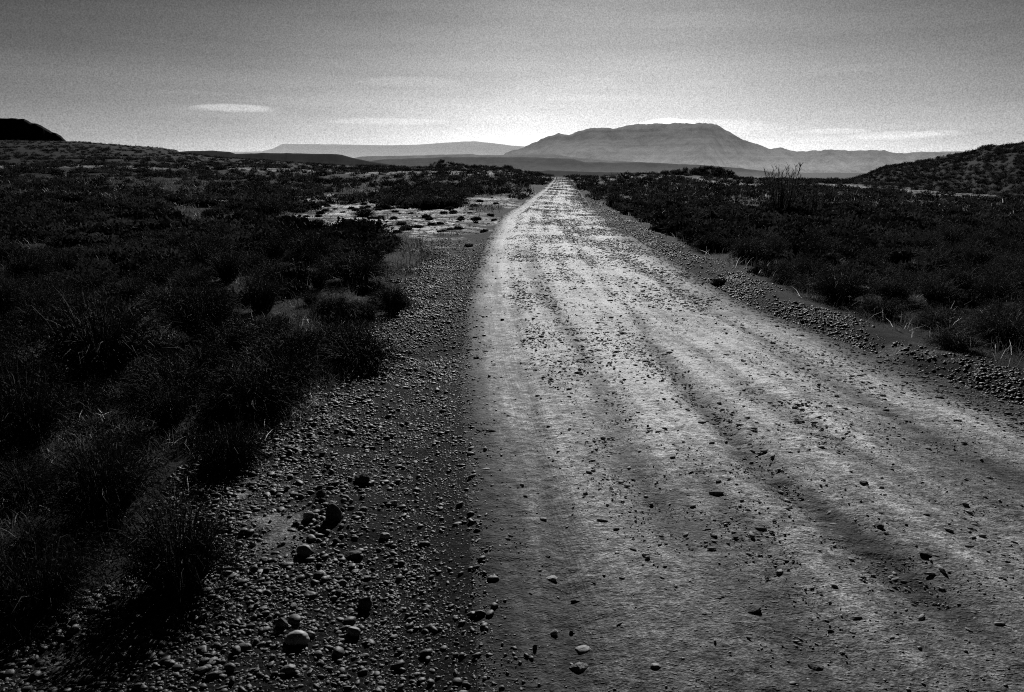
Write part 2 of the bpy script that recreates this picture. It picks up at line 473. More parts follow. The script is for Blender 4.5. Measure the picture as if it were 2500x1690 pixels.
# ------------------------------------------------------------------ hills
def hill(name, prof, D, zb, front, back, mat, amp=.06, cliff=0, nu=420, seed=1, fr_rough=.5, jag=0.0):
    """a ridge standing D metres away whose crest runs through the given bearings; front / back = slope run as a multiple of its height"""
    az, el = azel([p[0] for p in prof], [p[1] for p in prof])
    u = np.linspace(az[0], az[-1], nu)
    zr = CAMZ + D * np.tan(np.interp(u, az, el)) / np.cos(u) * np.cos(u)
    zr = zr + jag * D / F * (fbm(u * F / 14.0, 0 * u + seed, seed + 5, 4) - .5) * 2
    dist = D * (1 + .05 * (fbm(u * 6, 0 * u + seed * 3.1, seed, 3) - .5))
    vs = np.concatenate([np.linspace(-1, 0, 26), np.linspace(0, 1, 10)[1:]])
    U, Vv = np.meshgrid(u, vs, indexing='ij')
    H = (zr - zb)[:, None]
    T = 1 - np.abs(Vv)
    if cliff: prof_z = np.where(T > .78, .60 + (T - .78) / .22 * .40, T / .78 * .60) * cliff + T * (1 - cliff)
    else: prof_z = sstep(T) * .45 + T * .55
    n = fbm(U * D / (np.maximum(H, 5) * .6) , Vv * 2.5, seed + 20, 5) - .5
    zz = zb + H * (prof_z + n * fr_rough * 4 * T * (1 - T) * (Vv < -.02) * .5)
    run = np.where(Vv < 0, front, back) * np.maximum(H, 3)
    dd = dist[:, None] + Vv * run * (1 + .5 * (fbm(U * 30, 0 * U, seed + 9) - .5))
    # keep the crest at its bearing height although its distance wobbles
    zz = CAMZ + (zz - CAMZ) * (dd / D) ** np.where(np.abs(Vv) < .2, 1, 0)
    x = dd * np.sin(U); y = dd * np.cos(U)
    me = mesh_np(name, np.stack([x, y, zz], -1).reshape(-1, 3), grid_faces(nu, len(vs)), mat, True)
    return tag(link(name, me), kind='structure'), (u, zr, dist)

dark_slope = mat_plain('dark scrub slope', .008, .97, .03, .15, .5, 1.5)
# far mountains, lit haze painted on as emission
PB = [(1180, 412), (1215, 392), (1235, 374), (1275, 360), (1305, 347), (1340, 333), (1364, 326), (1388, 330), (1409, 323), (1441, 312), (1474, 312.5), (1506, 314),
      (1538, 305), (1575, 302), (1613, 302), (1678, 301), (1721, 300), (1748, 303), (1775, 319), (1800, 335), (1818, 342), (1850, 352), (1877, 363),
      (1904, 362), (1936, 367.5), (1968, 371), (2011, 366), (2044, 366), (2098, 368.5), (2140, 367), (2205, 374), (2259, 371), (2290, 373), (2323, 376), (2366, 378), (2450, 384), (2600, 386), (2800, 398), (3000, 412)]
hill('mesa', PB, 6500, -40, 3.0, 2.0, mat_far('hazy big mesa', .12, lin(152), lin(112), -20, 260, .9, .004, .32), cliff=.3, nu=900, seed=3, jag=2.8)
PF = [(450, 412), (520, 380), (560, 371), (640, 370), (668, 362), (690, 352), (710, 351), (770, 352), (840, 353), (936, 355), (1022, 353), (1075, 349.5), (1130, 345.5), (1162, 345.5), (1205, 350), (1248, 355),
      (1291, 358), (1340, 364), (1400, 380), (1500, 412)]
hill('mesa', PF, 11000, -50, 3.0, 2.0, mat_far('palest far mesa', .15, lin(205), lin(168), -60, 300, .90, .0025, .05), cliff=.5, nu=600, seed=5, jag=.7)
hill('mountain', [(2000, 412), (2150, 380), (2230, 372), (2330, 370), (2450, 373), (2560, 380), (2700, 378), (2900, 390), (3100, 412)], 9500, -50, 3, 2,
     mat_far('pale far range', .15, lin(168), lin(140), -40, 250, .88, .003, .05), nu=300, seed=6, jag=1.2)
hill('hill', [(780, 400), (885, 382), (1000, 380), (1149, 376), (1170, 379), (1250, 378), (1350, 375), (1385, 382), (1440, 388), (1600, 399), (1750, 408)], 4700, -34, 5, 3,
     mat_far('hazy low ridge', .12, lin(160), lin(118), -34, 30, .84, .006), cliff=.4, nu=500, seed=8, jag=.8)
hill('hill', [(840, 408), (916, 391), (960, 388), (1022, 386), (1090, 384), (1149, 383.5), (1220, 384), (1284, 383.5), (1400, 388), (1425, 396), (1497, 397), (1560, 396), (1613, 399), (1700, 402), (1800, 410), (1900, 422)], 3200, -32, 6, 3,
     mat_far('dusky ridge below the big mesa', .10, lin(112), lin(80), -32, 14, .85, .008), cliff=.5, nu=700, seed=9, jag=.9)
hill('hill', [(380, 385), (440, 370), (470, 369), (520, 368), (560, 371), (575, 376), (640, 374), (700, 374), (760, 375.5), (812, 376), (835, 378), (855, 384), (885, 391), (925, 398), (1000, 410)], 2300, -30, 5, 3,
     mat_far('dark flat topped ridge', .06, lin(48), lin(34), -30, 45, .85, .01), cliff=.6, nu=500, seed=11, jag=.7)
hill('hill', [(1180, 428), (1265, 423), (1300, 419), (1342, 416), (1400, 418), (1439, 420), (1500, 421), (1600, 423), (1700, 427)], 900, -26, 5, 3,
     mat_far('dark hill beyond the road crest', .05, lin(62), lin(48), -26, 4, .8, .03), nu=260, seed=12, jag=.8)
# near dark hills
hl = hill('hill', [(-700, 330), (-300, 300), (-60, 290), (36, 289), (58, 289), (77, 299), (90, 301), (108, 310), (128, 324), (149, 332), (158, 341), (170, 352), (200, 366), (240, 380)], 520, -8, 1.4, 1.4,
     dark_slope, cliff=.5, nu=500, seed=14, jag=2.6)
hk = hill('hill', [(1440, 440), (1536, 429), (1600, 424), (1658, 416.5), (1697, 409.5), (1755, 409.5), (1774, 416), (1801, 431), (1832, 446), (1880, 462)], 126, -2.2, 4, 3,
     dark_slope, nu=240, seed=15, jag=1.0)
hr = hill('hill', [(2020, 452), (2050, 447), (2070, 440), (2123, 423), (2162, 406), (2200, 402), (2297, 385), (2336, 377), (2394, 364), (2404, 356), (2425, 355), (2452, 356), (2500, 350), (2700, 335), (3000, 318), (3400, 312)], 150, -2.6, 9.5, 3,
     dark_slope, nu=420, seed=16, jag=1.5, fr_rough=.2)
hk2 = hill('hill', [(960, 420), (1032, 411), (1050, 403), (1067, 395), (1072, 394), (1087, 393.5), (1094, 397), (1104, 399), (1120, 402), (1180, 406), (1226, 409), (1233, 406), (1245, 406), (1250, 411), (1262, 418), (1300, 428)], 165, -2, 4, 3,
     dark_slope, nu=260, seed=17, jag=.7)

# ------------------------------------------------------------------ stones
def ico(sub):
    t = (1 + 5 ** .5) / 2
    v = np.array([(-1, t, 0), (1, t, 0), (-1, -t, 0), (1, -t, 0), (0, -1, t), (0, 1, t), (0, -1, -t), (0, 1, -t), (t, 0, -1), (t, 0, 1), (-t, 0, -1), (-t, 0, 1)], float)
    v /= np.linalg.norm(v[0])
    f = [(0, 11, 5), (0, 5, 1), (0, 1, 7), (0, 7, 10), (0, 10, 11), (1, 5, 9), (5, 11, 4), (11, 10, 2), (10, 7, 6), (7, 1, 8), (3, 9, 4), (3, 4, 2), (3, 2, 6), (3, 6, 8), (3, 8, 9), (4, 9, 5), (2, 4, 11), (6, 2, 10), (8, 6, 7), (9, 8, 1)]
    for _ in range(sub):
        v = list(map(tuple, v)); cache = {}; nf = []
        def mid(i, j):
            k = (min(i, j), max(i, j))
            if k not in cache:
                p = np.array(v[i]) + np.array(v[j]); p /= np.linalg.norm(p); v.append(tuple(p)); cache[k] = len(v) - 1
            return cache[k]
        for a, b, c in f:
            ab, bc, ca = mid(a, b), mid(b, c), mid(c, a)
            nf += [(a, ab, ca), (b, bc, ab), (c, ca, bc), (ab, bc, ca)]
        f = nf; v = np.array(v)
    return np.asarray(v), np.asarray(f)

def n3(P, s, seed):
    return fbm(P[:, 0] * s + 5.1 + seed, P[:, 1] * s + P[:, 2] * s * 1.7 + 3.3, seed, 3) - .5

def stone_shape(sub, seed, angular=.3, flat=.6):
    v, f = ico(sub)
    r_ = np.random.default_rng(seed)
    p = v * (1 + angular * n3(v, 1.3, seed)[:, None] + .12 * n3(v, 4, seed + 3)[:, None])
    for _ in range(int(6 * angular * 4)):                 # knock off facets
        d = r_.normal(size=3); d /= np.linalg.norm(d); k = r_.uniform(.62, .9)
        t = p @ d; p = p - np.outer(np.maximum(t - k, 0) * .85, d)
    p = p * np.array([1, r_.uniform(.6, .85), flat])
    return p, f

def scatter_mesh(name, protos, xs, ys, zs, size, mat, tilt=.25, sink=.25, alb=None):
    """one mesh of uncountable pebbles"""
    Vs, Fs, As = [], [], []; off = 0
    pick = rng.integers(0, len(protos), len(xs))
    for k, (pv, pf) in enumerate(protos):
        idx = np.where(pick == k)[0]
        n = len(idx)
        if not n: continue
        a = rng.uniform(0, 2 * PI, n); tx = rng.normal(0, tilt, n)
        c, s = np.cos(a), np.sin(a)
        sz = size[idx][:, None]
        P = pv[None] * sz[..., None] * rng.uniform(.75, 1.3, (n, 1, 3))
        y1 = P[..., 1] * np.cos(tx)[:, None] - P[..., 2] * np.sin(tx)[:, None]
        z1 = P[..., 1] * np.sin(tx)[:, None] + P[..., 2] * np.cos(tx)[:, None]
        x2 = P[..., 0] * c[:, None] - y1 * s[:, None]; y2 = P[..., 0] * s[:, None] + y1 * c[:, None]
        zmin = z1.min(1, keepdims=True)
        z2 = z1 - zmin - sink * sz
        V = np.stack([x2 + xs[idx][:, None], y2 + ys[idx][:, None], z2 + zs[idx][:, None]], -1)
        Vs.append(V.reshape(-1, 3))
        Fs.append((pf[None] + (np.arange(n) * len(pv))[:, None, None] + off).reshape(-1, 3)); off += n * len(pv)
        As.append(np.repeat((alb[idx] if alb is not None else rng.uniform(.6, 1.5, n)), len(pv)))
    return mesh_np(name, np.concatenate(Vs), np.concatenate(Fs), mat, True, {'alb': np.concatenate(As)})

stone_mat = mat_plain('weathered pebble stone', .048, .62, .3, 30, .75, 1.2, attr='alb', bump=(.4, .01))
cob_mat = mat_plain('weathered cobble stone', .11, .65, .35, 22, .7, 1.25, objvar=.35, bump=(.5, .01))
pale_mat = mat_plain('pale chalky stone', .34, .8, .15, 60, .6, 1.3, bump=(.8, .01))
dark_mat = mat_plain('dark rough stone', .065, .85, .2, 60, .5, 1.6, bump=(.9, .01))

lowp = [stone_shape(0, 200 + k, .35, .55) for k in range(5)]
midp = [stone_shape(1, 300 + k, .5, .42) for k in range(12)]

def samp(n, y0, y1, pw=1.0):
    """distances with a density that falls off like the picture's own"""
    u = rng.random(n)
    return y0 * (y1 / y0) ** (u ** pw)

# shoulder gravel, left
n = 120000
y = samp(n, 1.6, 42)
a0 = xsh(y); a1 = smooth_edge(xl, y)
t = rng.random(n)
t = 1 - (1 - t) ** 1.15
x = a0 - .3 + (a1 + .05 - a0 + .3) * t + np.where(rng.random(n) < .22, rng.exponential(.11, n), 0)
cl = .5 * fbm(x * 1.2, y * 1.2, 91, 3) + .5 * fbm(x * 4, y * 4, 92, 3)
keep = (rng.random(n) < np.clip(.52 + 3.2 * (cl - .42), .2, 1) * (1 - .55 * sstep((t - .82) / .2)) * (1 - sstep((y - 13) / 8)))  & (rng.random(n) > 1.25 * patch(x, y) * (y < 9))
x, y = x[keep], y[keep]
rel = np.clip((x - xsh(y)) / np.maximum(smooth_edge(xl, y) - xsh(y), .2), 0, 1)
size = (0.0032 + 0.0030 * rng.gamma(1.2, 1.0, len(x))) * (1.28 - .55 * rel) * (1 + y * .06)
size = np.clip(size * np.where(rng.random(len(x)) < .08, 1.7, .78), .0024, .028)
near = y < 7
zz = surf_z(x, y) - .0012
tag(link('gravel', scatter_mesh('gravel', midp, x[near], y[near], zz[near], size[near], stone_mat)), 'loose dark gravel of rounded pebbles along the left shoulder', 'gravel', kind='stuff')
tag(link('gravel', scatter_mesh('gravel far', lowp, x[~near], y[~near], zz[~near], size[~near] * 1.05, stone_mat)), 'loose dark gravel further up the left shoulder', 'gravel', kind='stuff')
# right shoulder gravel
n = 30000
y = samp(n, 4.5, 45)
x = smooth_edge(xr, y) + .10 + np.abs(rng.normal(.26, .22, n)) * (.4 + 1.1 * vnoise(y * .9, y * 0, 99))
kk = rng.random(n) < np.clip(.45 + 3.0 * (fbm(x * 1.3, y * 1.0, 98, 3) - .40), .2, 1); x, y = x[kk], y[kk]; n = len(x)
size = np.clip((0.0045 + .0045 * rng.gamma(1.2, 1, n)) * (1 + y * .035), .004, .03)
tag(link('gravel', scatter_mesh('gravel right', lowp, x, y, surf_z(x, y) - .004, size, stone_mat, alb=rng.uniform(.08, .36, n))), 'loose dark gravel berm along the right edge of the road', 'gravel', kind='stuff')
# stony crumbs on the road
n = 90000
y = samp(n, 1.7, 50)
s = rng.random(n) * 1.0
x = smooth_edge(xl, y) + s * (smooth_edge(xr, y) - smooth_edge(xl, y))
_, bd = streaks(x, y)
cl = fbm(x * 1.5, y * 2.2, 95, 3)
keep = rng.random(n) < np.clip(.22 + .5 * bd + 1.5 * (cl - .5), .10, 1) * (1 - .8 * np.exp(-((s - .1) / .06) ** 2))
x, y = x[keep], y[keep]
size = np.clip((0.0015 + .0015 * rng.gamma(1.0, 1.0, len(x))) * (1 + y * .07), .0015, .02)
roadstone = mat_plain('road pebble', .14, .65, .4, 30, .7, 1.2, attr='alb', bump=(.4, .01))
tag(link('gravel', scatter_mesh('gravel road', lowp + midp, x, y, surf_z(x, y), size, roadstone, tilt=.15, sink=.35, alb=rng.uniform(.2, 1.15, len(x)))),
    'small stones scattered over the packed dirt road', 'gravel', kind='stuff')

# clods of dried dirt torn up by wheels
n = 270000
y = samp(n, 2.4, 115, .9)
s = rng.random(n)
x = smooth_edge(xl, y) + s * (smooth_edge(xr, y) - smooth_edge(xl, y))
_, bd = streaks(x, y)
cl = fbm(x * 1.1, y * .8, 96, 4)
keep = rng.random(n) < np.clip(.09 + .30 * bd + 1.8 * (1 - wear(s, x, y)) + 1.8 * (cl - .52), .05, .9) * (1 - np.exp(-((s - .1) / .06) ** 2))
x, y = x[keep], y[keep]
size = np.clip((0.0017 + .0026 * rng.gamma(1.0, 1.0, len(x))) * (1 + y * .10), .0017, .028)
clod_mat = mat_plain('dried dirt clod', .22, .9, .1, 40, .7, 1.3, attr='alb', bump=(.5, .01))
flatp = [(p * np.array([1.35, .8, .62]), f) for p, f in [stone_shape(0, 700 + k, .4, .5) for k in range(6)]]
tag(link('clods', scatter_mesh('clods', flatp, x, y, surf_z(x, y), size, clod_mat, tilt=.1, sink=.12, alb=rng.uniform(.5, 1.2, len(x)))),
    'crumbled dirt clods in bands along the road', 'dirt', kind='stuff')

def place_stone(name, px, py, wpx, hpx, label, cat, mat, seed, ang=.35, sub=3, group=None, rot=None):
    gx, gy = ground_at(px, py); gx, gy = float(gx), float(gy)
    gz = float(surf_z(gx, gy))
    d = math.hypot(gx, gy, CAMZ - gz)
    k_ = .8 if name == 'rock' else 1.0
    w = wpx / F * d / 2 * k_; hh = hpx / F * d / 2 * k_
    if name == 'rock': ang = max(ang, .42)
    v, f = stone_shape(sub, seed, ang, 1.0)
    ext_ = np.abs(v).max(0)
    v = v / ext_ * np.array([w, w * .72, hh * 1.15])
    me = mesh_np(name, v, f, mat, True)
    return tag(link(name, me, loc=(gx, gy, gz + hh * (.25 if name == 'rock' else .45)), rot=(rng.normal(0, .12), rng.normal(0, .12), rot if rot is not None else rng.uniform(-.4, .4))), label, cat, group)

place_stone('cobble', 725, 1562, 56, 34, 'largest smooth rounded cobble, pale topped, low on the left gravel shoulder', 'stone', mat_plain('smooth grey cobble', .26, .6, .35, 30, .8, 1.15, bump=(.2, .01)), 21, .12)
place_stone('cobble', 815, 1265, 38, 50, 'dark egg shaped cobble standing upright in the cluster of cobbles', 'stone', dark_mat, 22, .2)
place_stone('cobble', 745, 1352, 40, 26, 'grey rounded cobble just below the cobble cluster beside sandy soil', 'stone', cob_mat, 23, .2)
place_stone('cobble', 885, 1164, 40, 24, 'broad dark cobble above the cobble cluster', 'stone', dark_mat, 24, .3)
place_stone('cobble', 755, 1268, 30, 24, 'grey cobble leaning against the left side of the upright dark one', 'stone', cob_mat, 25, .3)
place_stone('cobble', 785, 1210, 26, 20, 'dark cobble resting right above the upright egg shaped one', 'stone', dark_mat, 26, .3)
place_stone('cobble', 858, 1342, 46, 14, 'long flat dark slab with a bright upper edge in the gravel', 'stone', dark_mat, 27, .5)
place_stone('cobble', 890, 1456, 34, 34, 'tilted dark cobble in the gravel midway to the road edge', 'stone', dark_mat, 28, .3)
place_stone('cobble', 862, 1526, 34, 26, 'grey cobble with a pale pebble behind it, low in the gravel', 'stone', cob_mat, 29, .3)
place_stone('cobble', 705, 1635, 34, 18, 'low grey cobble nearest the bottom of the shoulder', 'stone', cob_mat, 30, .3)
place_stone('cobble', 688, 1528, 30, 26, 'black angular cobble just behind the largest rounded one', 'stone', dark_mat, 31, .4)
place_stone('cobble', 960, 1210, 0 + 26, 12, 'pale topped flat cobble right of the cobble cluster', 'stone', pale_mat, 32, .3)
place_stone('cobble', 835, 1415, 26, 14, 'light grey cobble in open gravel between sand and road', 'stone', cob_mat, 33, .2)
place_stone('cobble', 940, 1292, 26, 14, 'small pale rounded cobble right of the upright dark one', 'stone', mat_plain('light cobble', .3, .6, .3, 30, .8, 1.1), 34, .2)
place_stone('rock', 1412, 1632, 58, 22, 'largest rough rock embedded in the near road surface', 'stone', mat_plain('rough embedded rock', .16, .8, .3, 40, .5, 1.6, bump=(.8, .02)), 35, .5)
place_stone('rock', 1425, 1588, 52, 12, 'low rough rock half sunk in the road behind the largest one', 'stone', cob_mat, 36, .5)
place_stone('rock', 1345, 1413, 40, 10, 'long thin stone with a bright top on the left of the road', 'stone', pale_mat, 37, .3, rot=.1)
place_stone('rock', 1337, 1361, 24, 11, 'small black oval stone above the long thin one', 'stone', dark_mat, 38, .2)
place_stone('rock', 1352, 1552, 26, 18, 'pale knobbly stone on the near left of the road', 'stone', pale_mat, 39, .5)
place_stone('rock', 1405, 1468, 30, 10, 'thin dark stone with a slanted pale rim on the road', 'stone', dark_mat, 40, .3, rot=.3)
place_stone('rock', 1838, 1510, 56, 16, 'largest flat black stone in the middle of the near road', 'stone', dark_mat, 41, .4)
place_stone('rock', 1990, 1650, 44, 14, 'dark stone half buried at the near right of the road', 'stone', dark_mat, 42, .4)
place_stone('rock', 1325, 1267, 26, 7, 'white flat sliver lying across the left of the road', 'stone', pale_mat, 43, .2, rot=0)
place_stone('rock', 1430, 1215, 18, 7, 'single bright white flake in the pebbly strip of the road', 'stone', pale_mat, 44, .2)
place_stone('rock', 1186, 1149, 26, 6, 'bright white flake at the left road edge beside gravel', 'stone', pale_mat, 45, .2, rot=0)
place_stone('rock', 1306, 1590, 14, 20, 'small black upright stone near the left road edge', 'stone', dark_mat, 46, .4)
place_stone('rock', 1395, 1543, 14, 14, 'small round black stone right of the pale knobbly one', 'stone', dark_mat, 47, .2)
place_stone('rock', 1575, 1370, 24, 8, 'pale flat stone alone in the left middle of the road', 'stone', pale_mat, 48, .3)
place_stone('rock', 2003, 1110, 26, 5, 'thin white sliver on the right half of the road', 'stone', pale_mat, 49, .2, rot=0)
place_stone('rock', 2150, 1213, 16, 6, 'small white flake on the right of the dark rut', 'stone', pale_mat, 50, .2)
place_stone('rock', 1905, 1213, 18, 6, 'small white flake lying inside the dark rut', 'stone', pale_mat, 51, .2)
place_stone('rock', 2105, 1203, 28, 10, 'dark lump of stone beside the small white flake', 'stone', dark_mat, 52, .4)
place_stone('rock', 2147, 1308, 20, 12, 'dark slanted stone on the right side of the road', 'stone', dark_mat, 53, .4, rot=-.5)
place_stone('rock', 2260, 1378, 46, 10, 'ragged row like dark stone at the far right of the near road', 'stone', dark_mat, 54, .5)
place_stone('rock', 1742, 1327, 22, 9, 'black flat stone left of the dark rut', 'stone', dark_mat, 55, .3)
place_stone('rock', 1690, 1255, 20, 8, 'black slanted stone above and left of the other flat black one', 'stone', dark_mat, 56, .3, rot=.4)
place_stone('rock', 1600, 1640, 34, 9, 'low grey flat rock at the near centre of the road', 'stone', cob_mat, 57, .3)
# lesser cobbles in the shoulder cluster: one mesh per shape, individual objects
protoC = []
for k in range(8):
    v, f = stone_shape(2, 400 + k, .3, .62)
    protoC.append(mesh_np('cobble', v, f, cob_mat if k % 3 else dark_mat, True))
n = 0
while n < 150:
    if n < 70: px = rng.normal(790, 75); py = rng.normal(1260, 75)
    elif n < 120: px = rng.uniform(620, 1010); py = rng.uniform(950, 1640)
    else: px = rng.uniform(450, 1080); py = rng.uniform(1300, 1660)
    if px > 1080: continue
    gx, gy = ground_at(px, py); gx, gy = float(gx), float(gy)
    if gx < float(xsh(gy)) - .1: continue
    gz = float(surf_z(gx, gy)); d = math.hypot(gx, gy, CAMZ)
    s_ = rng.uniform(6, 15) / F * d * (1 if n < 70 else .8) * .75
    o = link('cobble', protoC[n % 8], loc=(gx, gy, gz + s_ * .3), rot=(rng.normal(0, .3), rng.normal(0, .3), rng.uniform(0, 6.28)), scale=(s_, s_, s_))
    tag(o, 'fist sized grey cobble among the gravel left of the road', 'stone', 'cobbles in the left gravel shoulder'); n += 1
n = 0
protoR = []
for k in range(7):
    v, f = stone_shape(2, 500 + k, .45, .42)
    protoR.append(mesh_np('rock', v, f, [dark_mat, cob_mat, dark_mat, pale_mat, dark_mat, dark_mat, cob_mat][k], True))
while n < 90:
    px = rng.uniform(1230, 2480); py = rng.uniform(880, 1680)
    gx, gy = ground_at(px, py); gx, gy = float(gx), float(gy)
    s0, w0 = road_s(np.array(gx), np.array(gy))
    if not (.04 < s0 < .93): continue
    if fbm(np.array(gx * 1.2), np.array(gy * 1.2), 97, 3) < .47: continue
    gz = float(surf_z(gx, gy)); d = math.hypot(gx, gy, CAMZ)
    s_ = min(.008, rng.uniform(2.2, 5) / F * d * .75)
    k = rng.integers(0, 7)
    o = link('rock', protoR[k], loc=(gx, gy, gz + s_ * .12), rot=(rng.normal(0, .12), rng.normal(0, .12), rng.normal(0, .4)), scale=(s_ * 1.3, s_, s_))
    tag(o, 'small loose stone lying on the packed road surface', 'stone', 'small stones on the dirt road'); n += 1

# ------------------------------------------------------------------ shrubs
def ribbons(P, W, up=None):
    """P (n,k,3) centre lines, W (n,k) half widths -> verts, quads; flat blades turned at random about their own axis"""
    n, k, _ = P.shape
    T = np.gradient(P, axis=1)
    rd = rng.normal(size=(n, 1, 3)); B = np.cross(T, np.broadcast_to(rd, T.shape))
    B /= np.linalg.norm(B, axis=2, keepdims=True) + 1e-9
    L = P - B * W[..., None]; R_ = P + B * W[..., None]
    V = np.stack([L, R_], 2).reshape(-1, 3)
    i = np.arange(n)[:, None] * (2 * k) + np.arange(k - 1)[None] * 2
    Fq = np.stack([i, i + 1, i + 3, i + 2], -1).reshape(-1, 4)
    return V, Fq

def stems(n, rad, hgt, k=5, spread=1.0, w=.004, droop=.15, base=.25):
    a = rng.uniform(0, 2 * PI, n)
    th = np.arccos(rng.uniform(.05, 1, n) ** .8) * spread            # lean from vertical
    L = rng.uniform(.6, 1.05, n)
    t = np.linspace(0, 1, k)[None]
    r0 = rng.uniform(0, base, n) * rad
    a0 = a + rng.normal(0, .5, n)
    out = np.sin(th)[:, None] * (t ** .85) * L[:, None] * rad * 1.1
    z = np.cos(th)[:, None] * t * L[:, None] * hgt * 1.1 + .22 * hgt * np.sin(t * PI) - droop * hgt * t ** 2 * np.sin(th)[:, None]
    x = (r0 * np.cos(a0))[:, None] + np.cos(a)[:, None] * out; y = (r0 * np.sin(a0))[:, None] + np.sin(a)[:, None] * out
    P = np.stack([x, y, z], -1) + rng.normal(0, .022 * rad, (n, k, 3)) * t[..., None]
    W = np.broadcast_to(w * (1 - .8 * t), (n, k)).copy() * rng.uniform(.6, 1.3, (n, 1))
    return P, W

def leaves_on(P, per, size, asp=.3):
    n, k, _ = P.shape
    seg = rng.uniform(.25, .999, (n, per)) * (k - 1)
    i = seg.astype(int); f = (seg - i)[..., None]
    idx = np.arange(n)[:, None]
    C = P[idx, i] * (1 - f) + P[idx, np.minimum(i + 1, k - 1)] * f
    C = C.reshape(-1, 3) + rng.normal(0, size * .8, (n * per, 3))
    d = rng.normal(size=(len(C), 3)) + np.array([0, 0, .6]); d /= np.linalg.norm(d, axis=1)[:, None]
    e = np.cross(d, rng.normal(size=(len(C), 3))); e /= np.linalg.norm(e, axis=1)[:, None]
    s = size * rng.uniform(.5, 1.4, (len(C), 1))
    V = np.stack([C, C + d * s + e * s * asp, C + d * s * 2, C + d * s - e * s * asp], 1).reshape(-1, 3)
    Fq = np.arange(len(C) * 4).reshape(-1, 4)
    return V, Fq

leaf_mat = mat_plain('dark scrub foliage', .025, .8, .15, 5, .5, 1.7, transl=.4, objvar=.7)
stem_mat = mat_plain('scrub twigs', .030, .8, .2, 8, .6, 1.6, transl=.15, objvar=.4)
straw_mat = mat_plain('dry straw', .13, .6, .35, 2.5, .35, 1.9, transl=.35, attr='alb')
tall_mat = mat_plain('bare twig bark', .04, .8, .2, 8, .6, 1.4)

def shrub_meshes(kind, seed):
    global rng
    rng = np.random.default_rng(seed)
    if kind == 'broom':    P, W = stems(620, .5, .5, 5, 1.0, .0035)
    elif kind == 'cushion': P, W = stems(520, .5, .38, 4, 1.05, .004, .3)
    else: P, W = stems(420, .42, .62, 5, .72, .0035, .05)
    sv, sf_ = ribbons(P, W)
    lv, lf = leaves_on(P, {'broom': 7, 'cushion': 9, 'wiry': 5}[kind], .014)
    return mesh_np('stems', sv, sf_, stem_mat, False), mesh_np('foliage', lv, lf, leaf_mat, False)
SHR = [shrub_meshes(k, 900 + i) for i, k in enumerate(['broom', 'cushion', 'wiry', 'broom', 'cushion', 'wiry'])]
rng = np.random.default_rng(77)

def make_shrub(x, y, size, squash, label, group, k=None):
    k = int(rng.integers(0, 6)) if k is None else k
    sm, lm = SHR[k]
    root = bpy.data.objects.new('shrub', None); COL.objects.link(root)
    root.empty_display_size = .1
    root.location = (x, y, float(surf_z(x, y)) - .02)
    root.rotation_euler = (0, 0, rng.uniform(0, 6.28)); root.scale = (size, size, size * squash)
    tag(root, label, 'shrub', group)
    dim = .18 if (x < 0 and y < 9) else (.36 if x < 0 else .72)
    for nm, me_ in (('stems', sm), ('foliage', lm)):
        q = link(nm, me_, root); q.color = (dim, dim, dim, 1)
    return root

placed = []
def shrub_px(px, py, wpx, hpx, label, group=None, k=None, n=1):
    gx, gy = ground_at(px, py); gx, gy = float(gx), float(gy)
    w = wpx / F * math.hypot(gx, gy)
    h = hpx / F * math.hypot(gx, gy)
    hh0 = {0: .5, 1: .38, 2: .62, 3: .5, 4: .38, 5: .62}
    k = 0 if k is None else k
    placed.append((gx, gy, w * .5))
    return make_shrub(gx, gy, w, min(1.6, h / w / hh0[k] * .95), label, group, k)

# the dark clumps that stand out (px of the foot)
shrub_px(500, 830, 190, 150, 'big black rounded bush in the left middle ground', k=0)
shrub_px(765, 640, 130, 90, 'round black bush just below the pale clay patch on the left', k=3)
shrub_px(640, 760, 170, 110, 'dark bush right of and behind the big black rounded bush', k=2)
shrub_px(700, 945, 200, 120, 'dark wiry bush bordering the top of the gravel shoulder', k=0)
shrub_px(870, 690, 200, 90, 'broad dark bush between the clay patch and the left gravel', k=3)
shrub_px(960, 760, 120, 90, 'small dark bush at the left gravel edge', k=2)
shrub_px(440, 1430, 330, 330, 'black bush nearest the camera beside the sandy soil', k=0)
shrub_px(260, 1250, 300, 230, 'black bush left of the sandy soil behind the nearest one', k=3)
shrub_px(250, 900, 330, 200, 'wide black bush at the left edge of the scrub', k=0)
shrub_px(70, 1080, 260, 200, 'black bush at the far left below the wide one', k=3)
shrub_px(560, 1130, 210, 140, 'dark bush above the sandy soil patch', k=1)
shrub_px(850, 860, 150, 90, 'low dark bush against the gravel beyond the wiry bush', k=4)
shrub_px(655, 530, 90, 55, 'round dark bush left of the clay patch', k=0)
shrub_px(890, 530, 60, 30, 'small dark bush standing in front of the pale clay', k=1)
shrub_px(560, 690, 150, 90, 'dark bush in the dry grass behind the big rounded bush', k=5)
shrub_px(100, 1480, 300, 240, 'black bush at the bottom left corner', k=1)
shrub_px(1500, 495, 50, 32, 'lone rounded dark bush right of the road crest', k=0)
shrub_px(2330, 850, 0 + 130, 60, 'dark bush close behind the right gravel berm', k=0)
shrub_px(2450, 830, 200, 90, 'large dark bush at the right edge behind the berm', k=3)
shrub_px(1830, 640, 110, 66, 'dark bush below the tall bare twigs', k=0)
shrub_px(2050, 730, 170, 100, 'broad dark bush in the right scrub before the berm', k=3)

